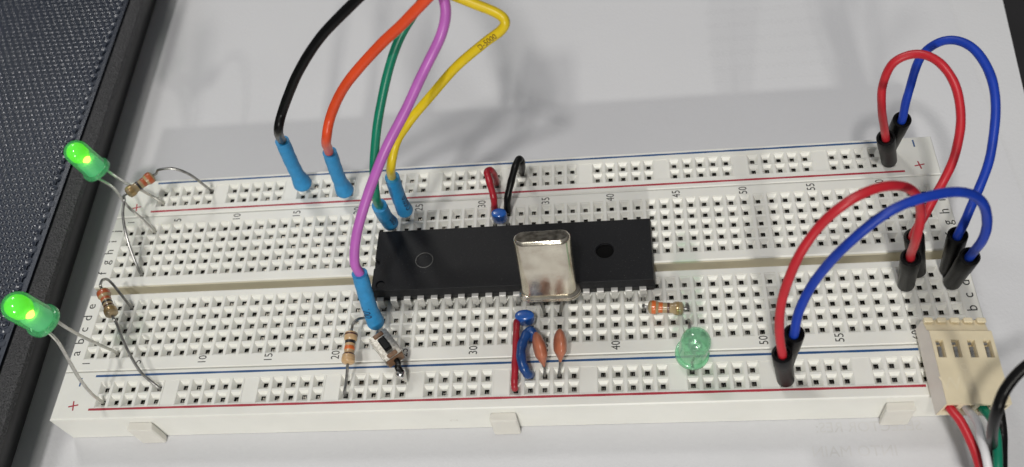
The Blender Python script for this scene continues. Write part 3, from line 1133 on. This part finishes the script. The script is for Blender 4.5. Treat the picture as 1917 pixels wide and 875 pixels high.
G1 = 'short solid jumper wires by the chip'
hx = lambda c, r, z=0.0: tuple(hole(c, r, z))
solid_wire('short dark red wire between the blue capacitor and the front rail', [hx(33, 'b', 0.8), (81.51, 1.76, 2.40), (81.57, -2.16, 2.80), (81.44, -7.00, 2.20), (81.30, -9.75, 1.20), hx(33, 'front_plus', 0.1)], red_s, 0.62, hx(33, 'b'), hx(33, 'front_plus'), G1)
solid_wire('short thick dark blue wire curving down to the front rail', [hx(34, 'a', 0.4), (84.83, -1.14, 2.60), (84.13, -0.37, 3.20), (83.30, -1.28, 3.20), (82.60, -3.65, 3.20), (82.76, -6.32, 3.20), (83.46, -7.69, 1.80), hx(34, 'front_minus', 0.2)], blue_s, 0.86, hx(34, 'a'), hx(34, 'front_minus'), G1)
solid_wire('short red wire looping to the back rail behind the chip', [hx(31, 'j', 0.3), (76.49, 28.62, 4.00), (75.89, 30.88, 6.20), (75.55, 32.48, 7.20), (76.20, 33.47, 6.20), (76.43, 34.20, 3.00), hx(31, 'back_plus', 0.1)], red_s, 0.68, hx(31, 'j'), hx(31, 'back_plus'), G1)
solid_wire('short black wire looping to the back rail behind the chip', [hx(32, 'j', 0.3), (79.19, 28.33, 3.80), (80.21, 30.36, 6.50), (81.35, 32.80, 8.60), (82.01, 34.21, 8.40), (82.11, 34.79, 6.00), hx(33, 'back_minus', 0.1)], black_w, 0.70, hx(32, 'j'), hx(33, 'back_minus'), G1)


# ------------------------------------------------------------------ push switch
sw = thing('push_switch', 'tiny tactile push switch with metal plate and black button', 'switch', hx(25, 'front_minus'))
c4 = [Vector(p) for p in ((55.66, -1.64, 5.00), (58.15, 0.28, 5.00), (61.91, -4.29, 5.00), (59.16, -6.24, 5.00))]
cc = sum(c4, Vector()) / 4
ax = ((c4[2] + c4[3]) / 2 - (c4[0] + c4[1]) / 2).normalized()
bx_ = Vector((0, 0, 1)).cross(ax).normalized()
Ls = ((c4[2] + c4[3]) / 2 - (c4[0] + c4[1]) / 2).length
Ws = 3.35
MR = Matrix((ax, bx_, Vector((0, 0, 1)))).transposed()
q = MB()
q.box(cc - Vector((0, 0, 0.12)), (Ls, Ws, 0.24), MR, 0.06)
for s_ in (-1, 1):
    q.box(cc + bx_ * s_ * (Ws / 2 + 0.06) - Vector((0, 0, 1.1)), (Ls * 0.92, 0.14, 1.9), MR)
q.build('plate', sw_metal, sw, angle=30)
q = MB()
q.box(cc - Vector((0, 0, 1.35)), (Ls + 0.35, Ws - 0.15, 2.1), MR, 0.12)
for s_ in (-1, 1):
    q.box(cc + ax * s_ * (Ls / 2 - 0.55) - Vector((0, 0, 0.02)) + Vector((0, 0, 0.05)), (0.9, 1.9, 0.35), MR, 0.15)
q.build('switch_base', phenolic, sw, angle=30)
q = MB()
q.box(cc + Vector((0, 0, 0.35)), (2.75, 1.35, 0.9), MR, 0.15)
q.build('button', black_pl, sw, angle=30)
q = MB()
pe = cc + ax * (Ls / 2 + 0.2) - Vector((0, 0, 1.2))
q.tube(crv([pe - ax * 0.4, pe + ax * 0.7, Vector((60.89, -6.46, 3.00)), Vector((61.56, -7.42, 2.60))], 6), [0.5] * 10 + [0.62] * 9, 8)
q.build('blackened_leg', black_w, sw)
q = MB()
P = crv([Vector((60.89, -6.63, 2.50)), Vector((61.35, -7.38, 2.10)), Vector((61.70, -7.78, 1.40)), Vector((61.91, -7.92, 0.60)), hole(25, 'front_minus', -1.5)], 6)
q.tube(P, [0.55, 0.7, 0.85, 0.95, 1.0, 0.98, 0.92, 0.85, 0.8, 0.75, 0.7, 0.62, 0.55, 0.5, 0.44, 0.38, 0.33] + [0.27] * (len(P) - 17), 12)
q.build('solder_blob', solder, sw)
q = MB()
pe = cc - ax * (Ls / 2) - Vector((0, 0, 1.3))
q.tube(crv([pe + ax * 0.4, pe - ax * 0.5, hole(23, 'b', 0.2), hole(23, 'b', -3)], 6), 0.3, 8)
q.build('leg', lead_m, sw)


# ------------------------------------------------------------------ sleeved wires
def sleeved(label, colour_m, base, top, wire_pts, r_w, tip_hole, txt=None, txt_side=0.0, bulge=1.25, wire_txt=None):
    """Coloured wire coming out of a blue heat-shrink sleeve that ends in a board hole."""
    base, top = Vector(base), Vector(top)
    t = thing('sleeved_wire', label, 'wire', tuple(tip_hole), 'coloured wires with blue sleeves')
    ctrl = [top + (base - top) * 0.25, top] + [Vector(p) for p in wire_pts]
    q = MB()
    P = wobble(crv(ctrl, 10), 0.07, 0.14)
    q.tube(P, [r_w * (1 + 0.025 * mnoise.noise(p * 0.4)) for p in P], 16)
    q.build('insulation', colour_m, t, angle=60)
    if wire_txt:
        wt, wp = wire_txt
        wp = Vector(wp)
        i0 = min(range(len(P)), key=lambda i: (P[i] - wp).length)
        vs_, fs_ = text_geo(wt, 1.25, 1.0)
        dw = (P[i0] - P[i0 + 1]).normalized()
        vw = (cam.location - P[i0]).normalized()
        vw = (vw - dw * vw.dot(dw)).normalized()
        sd = dw.cross(vw)
        qq = MB()
        vv = []
        for p in vs_:
            L_, i = p.x, i0
            stp = 1 if L_ > 0 else -1
            rem = abs(L_)
            while rem > (P[i + stp] - P[i]).length:
                rem -= (P[i + stp] - P[i]).length
                i += stp
            cpt = P[i].lerp(P[i + stp], rem / (P[i + stp] - P[i]).length)
            an = p.y / 0.85 - 0.2
            vv.append(cpt + (vw * math.cos(an) + sd * math.sin(an)) * (r_w * 1.02 + 0.05))
        qq.add(vv, fs_)
        qq.build('wire_print', b_bn, t, smooth=False)
    mid = base.lerp(top, 0.45) + Vector((-0.25, 0, -0.1))
    P = crv([base, mid, top], 12)
    n = len(P)
    rs = []
    for i in range(n):
        f_ = i / (n - 1)
        k = 1.38 + (bulge - 1) * 1.05 * math.exp(-((f_ - 0.10) / 0.15) ** 2) + 0.03 * math.sin(i * 1.3)
        if f_ < 0.06:
            k *= 0.72 + 4.6 * f_
        rs.append(k)
    # closed thin-walled mouth: outer wall, lip, inner wall
    q = MB()
    d = (P[-1] - P[-2]).normalized()
    q.tube(P + [P[-1] + d * 0.03, P[-1] - d * 0.05, P[-1] - d * 1.2], rs + [rs[-1] - 0.08, rs[-1] - 0.2, rs[-1] - 0.24], 22)
    sl = q.build('sleeve', sleeve_m, t, angle=50)
    q = MB()
    h = Vector(tip_hole)
    q.tube([base + (top - base).normalized() * 0.6, base.lerp(h, 0.5), h, h - Vector((0, 0, 3))], 0.35, 8)
    q.build('pin', tin, t)
    if txt:
        vs_, fs_ = text_geo(txt, 2.1, 1.0)
        ax_ = (top - base).normalized()
        vw = (cam.location - base.lerp(top, 0.5)).normalized()
        vw = (vw - ax_ * vw.dot(ax_)).normalized()
        sd = ax_.cross(vw)
        q = MB()
        vv = []
        for p in vs_:
            f_ = 0.42 - p.x / (top - base).length
            i = max(0, min(n - 1, int(f_ * (n - 1))))
            r = rs[i] + 0.07
            cpt = P[i].lerp(P[min(i + 1, n - 1)], f_ * (n - 1) - i)
            an = txt_side + p.y / 1.3
            vv.append(cpt + (vw * math.cos(an) + sd * math.sin(an)) * r)
        q.add(vv, fs_)
        q.build('sleeve_print', ink_sleeve, sl, smooth=False)
    return t


BX, OX, GX, YX, PX = hx(15, 'back_plus', 0), hx(19, 'back_plus', 0), hx(23, 'i', 0), hx(24, 'j', 0), hx(23, 'c', 0)
sleeved('black wire with blue sleeve, first from the left', black_w, (36.35, 36.20, 0.95), (36.66, 36.28, 15.60),
        [(42.64, 26.35, 29.62), (44.75, 27.52, 33.79), (49.48, 28.28, 40.98), (55.53, 29.04, 47.99), (63.16, 29.44, 54.54), (68.40, 30.36, 58.11), (72.22, 33.65, 61.06), (63, 56, 66), (55, 68, 62), (40, 97, 55), (18, 140, 40)], 0.82, hx(15, 'back_minus', 0), bulge=1.5)
sleeved('orange wire with blue sleeve plugged into the back rail', orange_w, (45.82, 33.30, 1.80), (46.37, 33.27, 14.98),
        [(50.52, 25.95, 27.05), (52.51, 27.61, 31.57), (57.28, 28.07, 38.55), (64.79, 28.21, 46.16), (69.90, 28.57, 50.59), (73.58, 28.77, 53.88), (77.30, 30.56, 57.04), (78.81, 33.80, 60.27), (69, 57, 65), (58, 69, 63), (42, 97, 56), (21, 140, 41)], 0.86, OX, bulge=1.45)
sleeved('yellow wire with blue sleeve, sharply kinked near the top', yellow_w, (58.79, 27.58, 2.00), (59.31, 26.29, 15.07),
        [(61.33, 22.97, 22.32), (62.86, 25.13, 26.02), (65.32, 26.39, 28.99), (68.45, 27.76, 31.94), (75.21, 28.88, 39.10), (80.73, 29.52, 43.66), (83.86, 29.91, 45.95), (84.55, 30.41, 47.41), (83.06, 31.47, 48.34), (79.03, 32.75, 49.76), (75.00, 34.03, 51.19), (71.22, 36.92, 52.46), (64, 60, 58), (56, 72, 58), (42, 98, 52), (20, 142, 38)], 0.80, YX, '0.05U', 0.75, bulge=1.25, wire_txt=('D-5000', (81.85, 29.96, 43.81)))
sleeved('green wire with blue sleeve at the chip corner, behind the violet wire', green_w, (56.36, 24.51, 2.60), (57.57, 20.04, 14.97),
        [(59.38, 16.43, 22.99), (59.90, 19.35, 27.35), (61.54, 22.65, 33.04), (64.09, 27.19, 39.46), (66.86, 30.95, 44.10), (70.07, 33.25, 47.67), (71.64, 34.26, 49.37), (74.11, 36.88, 53.26), (67, 57, 61), (57, 70, 60), (43, 97, 53), (22, 140, 38)], 0.76, GX, '2005', 0.7, bulge=1.15)
sleeved('violet wire with blue sleeve, nearest the viewer, ending above the switch', pink_w, (55.92, 2.41, 2.20), (56.07, 5.13, 15.98),
        [(55.79, 5.83, 18.66), (57.04, 8.47, 22.73), (60.17, 12.64, 28.82), (64.06, 16.59, 34.65), (68.26, 21.00, 39.53), (72.19, 25.24, 44.34), (74.94, 27.61, 48.02), (76.02, 29.59, 50.45), (75.87, 31.30, 52.86), (74.93, 34.36, 56.30), (67, 57, 61), (58, 71, 61), (43, 98, 54), (21, 141, 39)], 0.84, hx(23, 'b', 0), '100', -0.75, bulge=1.2)


# ------------------------------------------------------------------ plug-ended jumper wires
def plug(t, h, top):
    """Black pin housing from its hole to its open top."""
    h, top = Vector(h), Vector(top)
    d = (top - h).normalized()
    L = (top - h).length
    q = MB()
    q.lathe(h + d * 0.25, d, [(0, 1.05), (0.15, 1.3), (0.5, 1.45), (L * 0.6, 1.52), (L * 0.62, 1.6), (L - 0.35, 1.63), (L - 0.25, 1.6), (L - 0.2, 1.2), (L - 1.0, 1.0)], 24)
    u = d.orthogonal().normalized()
    w = d.cross(u)
    for k in range(3):
        an = 0.6 + k * 2.1
        q.lathe(h + d * (L - 2.2) + (u * math.cos(an) + w * math.sin(an)) * 1.32, d, [(0, 0.12), (0.3, 0.3), (1.6, 0.3), (1.9, 0.15)], 8)
    p_ = q.build('plug', black_pl, t, angle=40)
    q = MB()
    q.tube([h + d * 0.6, h, h - Vector((0, 0, 3))], 0.32, 8)
    q.build('pin', tin, p_)


def jumper(label, m, h0, t0, h1, t1, pts, r=0.72):
    t = thing('plug_jumper_wire', label, 'wire', tuple(h0), 'plug-ended jumper wires')
    plug(t, h0, t0)
    plug(t, h1, t1)
    h0, t0, h1, t1 = (Vector(p) for p in (h0, t0, h1, t1))
    d0 = (t0 - h0).normalized()
    d1 = (t1 - h1).normalized()
    q = MB()
    P = wobble(crv([t0 - d0 * 1.5, t0 + d0 * 0.6] + [Vector(p) for p in pts] + [t1 + d1 * 0.6, t1 - d1 * 1.5], 12), 0.09, 0.13, h0.x)
    q.tube(P, [r * (1 + 0.04 * mnoise.noise(p * 0.5)) for p in P], 16)
    q.build('insulation', m, t, angle=60)


jumper('red plug wire arching highest over the board, back rail end', red_w, hx(61, 'back_plus'), (148.93, 31.93, 11.27), hx(61, 'e'), (148.80, 9.41, 12.89),
       [(146.45, 31.18, 19.99), (145.89, 32.51, 24.63), (146.98, 33.52, 28.83), (150.18, 33.32, 30.69), (153.07, 30.87, 31.06), (155.19, 27.30, 29.55), (155.95, 22.93, 26.46), (155.21, 19.30, 22.86), (153.25, 15.59, 19.37), (150.43, 11.58, 17.01)])
jumper('blue plug wire making the tallest arch at the right', blue_w, hx(61, 'back_minus'), (151.88, 34.32, 13.20), hx(63, 'e'), (155.64, 9.23, 13.03),
       [(151.99, 35.65, 18.63), (153.03, 37.69, 24.76), (155.12, 37.80, 28.21), (157.70, 36.76, 29.59), (160.01, 33.90, 29.76), (161.34, 29.06, 28.70), (161.43, 23.76, 26.28), (160.35, 18.43, 22.78), (158.68, 14.40, 19.03), (156.59, 10.78, 16.84)], 0.74)
jumper('red plug wire running from the front rail to the right end', red_w, hx(51, 'front_plus'), (124.96, -10.70, 12.09), hx(60, 'd'), (147.56, 5.57, 12.62),
       [(124.26, -9.18, 16.73), (124.41, -6.88, 22.56), (125.94, -4.37, 28.94), (128.62, -2.16, 33.74), (132.23, -0.72, 37.90), (136.36, 1.03, 38.53), (140.95, 3.13, 35.68), (144.25, 4.46, 31.26), (145.69, 4.41, 26.16), (145.83, 3.43, 21.81)])
jumper('blue plug wire running from the front rail to the right end', blue_w, hx(51, 'front_minus'), (127.07, -7.90, 13.38), hx(63, 'd'), (156.67, 5.20, 12.75),
       [(127.68, -6.15, 17.73), (129.71, -4.12, 23.72), (132.49, -3.71, 30.93), (136.41, -2.19, 35.10), (140.67, -0.52, 36.88), (145.48, 1.22, 36.20), (149.93, 2.58, 34.08), (153.27, 3.17, 30.37), (155.32, 3.39, 25.37), (155.92, 3.32, 20.36)], 0.74)

# ------------------------------------------------------------------ connector and its cable
cn = thing('cable_connector', 'beige four-way connector housing lying on the board corner', 'connector', (155, -8, 0.2))
tl, tr, br, bl = (Vector(p) for p in ((149.59, -4.79, 6.10), (159.86, -4.20, 5.10), (159.91, -16.41, 4.70), (149.62, -17.61, 5.70)))
ey = ((tl + tr) / 2 - (bl + br) / 2)
LK = ey.length
ey.normalize()
exx = (tr - tl)
exx = (exx - ey * exx.dot(ey)).normalized()
ez = exx.cross(ey).normalized()
org = (bl + br) / 2
WK = 10.0
HK = 4.9


def K(x, y, z):
    return org + exx * x + ey * y + ez * z


hw = WK / 2
q = MB()
# side profile (y, z): top face, ramp down to the notched rear lip, rear, underside, front
prof = [(0.0, 0.0), (LK, 0.0), (LK + 0.6, -0.9), (LK + 2.7, -1.5), (LK + 2.7, -HK), (0.0, -HK)]
SL = [-3.81, -1.27, 1.27, 3.81]
# top face with four contact windows, cut as strips
wy0, wy1, ww = LK - 4.7, LK - 1.6, 1.25
xs = [-hw]
for s_ in SL:
    xs += [s_ - ww / 2, s_ + ww / 2]
xs.append(hw)
for i in range(len(xs) - 1):
    xa, xb = xs[i], xs[i + 1]
    if i % 2 == 0:
        q.add([K(xa, 0, 0), K(xb, 0, 0), K(xb, LK, 0), K(xa, LK, 0)], [(0, 1, 2, 3)])
    else:
        q.add([K(xa, 0, 0), K(xb, 0, 0), K(xb, wy0, 0), K(xa, wy0, 0)], [(0, 1, 2, 3)])
        q.add([K(xa, wy1, 0), K(xb, wy1, 0), K(xb, LK, 0), K(xa, LK, 0)], [(0, 1, 2, 3)])
        A = [K(xa, wy0, 0), K(xb, wy0, 0), K(xb, wy1, 0), K(xa, wy1, 0)]
        B = [K(xa, wy0, -1.6), K(xb, wy0, -1.6), K(xb, wy1, -1.6), K(xa, wy1, -1.6)]
        q.add(A + B, [(0, 1, 5, 4), (1, 2, 6, 5), (2, 3, 7, 6), (3, 0, 4, 7), (4, 5, 6, 7)])
for a in range(1, 3):
    (ya, za), (yb, zb) = prof[a], prof[a + 1]
    q.add([K(-hw, ya, za), K(hw, ya, za), K(hw, yb, zb), K(-hw, yb, zb)], [(0, 1, 2, 3)])
for (ya, za), (yb, zb) in (((LK + 2.7, -1.5), (LK + 2.7, -HK)), ((LK + 2.7, -HK), (0.0, -HK))):
    q.add([K(-hw, ya, za), K(hw, ya, za), K(hw, yb, zb), K(-hw, yb, zb)], [(0, 1, 2, 3)])
q.add([K(hw, y, z) for y, z in prof], [tuple(range(6))])
# front face as a frame of bars round four round-cornered openings
for xa, xb in ((-hw, SL[0] - 0.85), (SL[0] + 0.85, SL[1] - 0.85), (SL[1] + 0.85, SL[2] - 0.85), (SL[2] + 0.85, SL[3] - 0.85), (SL[3] + 0.85, hw)):
    q.add([K(xa, 0, 0), K(xb, 0, 0), K(xb, 0, -HK), K(xa, 0, -HK)], [(0, 1, 2, 3)])
for s_ in SL:
    xa, xb = s_ - 0.85, s_ + 0.85
    q.add([K(xa, 0, 0), K(xb, 0, 0), K(xb, 0, -0.7), K(xa, 0, -0.7)], [(0, 1, 2, 3)])
    q.add([K(xa, 0, -3.4), K(xb, 0, -3.4), K(xb, 0, -HK), K(xa, 0, -HK)], [(0, 1, 2, 3)])
    A = [K(xa, 0, -0.7), K(xb, 0, -0.7), K(xb, 0, -3.4), K(xa, 0, -3.4)]
    B = [K(xa, 3.0, -0.7), K(xb, 3.0, -0.7), K(xb, 3.0, -3.4), K(xa, 3.0, -3.4)]
    q.add(A + B, [(0, 1, 5, 4), (1, 2, 6, 5), (2, 3, 7, 6), (3, 0, 4, 7), (4, 5, 6, 7)])
q.build('housing', beige, cn, smooth=False)
q = MB()
q.add([K(-hw - 0.02, y, z) for y, z in prof] + [K(-hw + 0.3, y, z) for y, z in prof], [tuple(range(5, -1, -1))] + [(a, (a + 1) % 6, 6 + (a + 1) % 6, 6 + a) for a in range(6) if a != 0][:0])
q.build('side_face', pale_nylon, cn, smooth=False)
MK = Matrix((exx, ey, ez)).transposed()
for k in range(5):       # castellated rear lip
    q = MB()
    xc = -hw + 0.7 + k * (WK - 1.4) / 4
    q.box(K(xc, LK + 2.35, -1.05), (1.45, 0.9, 0.8), MK, 0.12)
    q.build('lip_tooth', beige, cn, angle=30)
for s_ in SL:
    q = MB()
    q.box(K(s_ + 0.1, (wy0 + wy1) / 2 - 0.35, -0.75), (0.6, 1.9, 0.22), MK @ Matrix.Rotation(0.12, 3, 'X'))
    q.box(K(s_ - 0.1, wy1 - 0.45, -0.6), (0.6, 0.4, 0.22), MK)
    q.build('contact', tin, cn, angle=30)
vs_, fs_ = text_geo('O', 2.0)
for (xx, yy, sc, ss) in ((-0.9, 6.1, 0.8, 'O'), (-0.7, 2.9, 1.0, '@'), (-3.6, 3.2, 1.5, 'W'), (2.9, 6.6, 0.7, 'U')):
    vs2, fs2 = text_geo(ss, 2.2 * sc, 1.0)
    q = MB()
    q.add([K(xx + p.x, yy + p.y, 0.02) for p in vs2], fs2)
    q.build('moulded_mark', mat('moulded_relief', (0.90, 0.80, 0.58), 0.32), cn, smooth=False)

G2 = 'wires of the connector cable'


def cable(name, label, pts, m, r, loc):
    t = thing(name, label, 'wire', loc, G2)
    q = MB()
    P = crv(pts, 10)
    q.tube(P, r, 16)
    q.build('insulation', m, t, angle=60)


def slot_pt(i, y, z=-2.0):
    return tuple(K(SL[i], y, z))


cable('connector_wire', 'red wire leaving the beige connector toward the viewer', [slot_pt(0, 2.5), slot_pt(0, 0.3), (151.96, -18.83, 3.20), (152.78, -21.06, 2.60), (153.40, -23.43, 2.00), (153.66, -25.80, 1.50), (153.90, -29.04, 0.00), (153.59, -34.61, -3.00)], red_w, 0.72, slot_pt(0, 2.5))
cable('connector_wire', 'white wire leaving the second slot of the beige connector', [slot_pt(1, 2.5), slot_pt(1, 0.3), (153.91, -19.72, 4.60), (153.65, -22.96, 5.20), (153.64, -25.48, 5.20), (153.75, -28.00, 4.20), (153.85, -31.32, 2.00), (154.04, -35.69, -2.00)], white_w, 0.62, slot_pt(1, 2.5))
cable('connector_wire', 'green wire between the two black wires under the connector', [slot_pt(2, 2.5), slot_pt(2, 0.3), (156.27, -19.18, 4.20), (156.20, -21.51, 4.60), (155.94, -23.90, 4.20), (155.44, -26.97, 3.50), (155.22, -30.37, 1.50), (154.95, -35.70, -2.00)], green_w, 0.70, slot_pt(2, 2.5))
cable('connector_wire', 'black wire leaving the rightmost slot beside the green wire', [slot_pt(3, 2.5), slot_pt(3, 0.3), (157.68, -19.14, 4.00), (157.72, -21.26, 2.80), (157.18, -24.02, 2.20), (156.59, -27.11, 1.50), (155.90, -31.52, 0.00), (155.93, -35.44, -3.00)], black_w, 0.78, slot_pt(3, 2.5))
cable('connector_wire', 'thick black wire looping in over the connector from the right edge', [(165.16, -16.42, 28.76), (159.88, -17.84, 27.29), (155.94, -19.38, 25.56), (153.75, -20.66, 23.75), (152.22, -22.26, 21.65), (151.46, -24.12, 19.26), (152.66, -24.38, 12.82), (155.88, -23.38, 2.40), (155.76, -26.09, 1.00), (155.01, -31.35, -0.50), (154.86, -35.42, -3.00)], black_w, 0.78, (155.01, -31.35, -0.50))
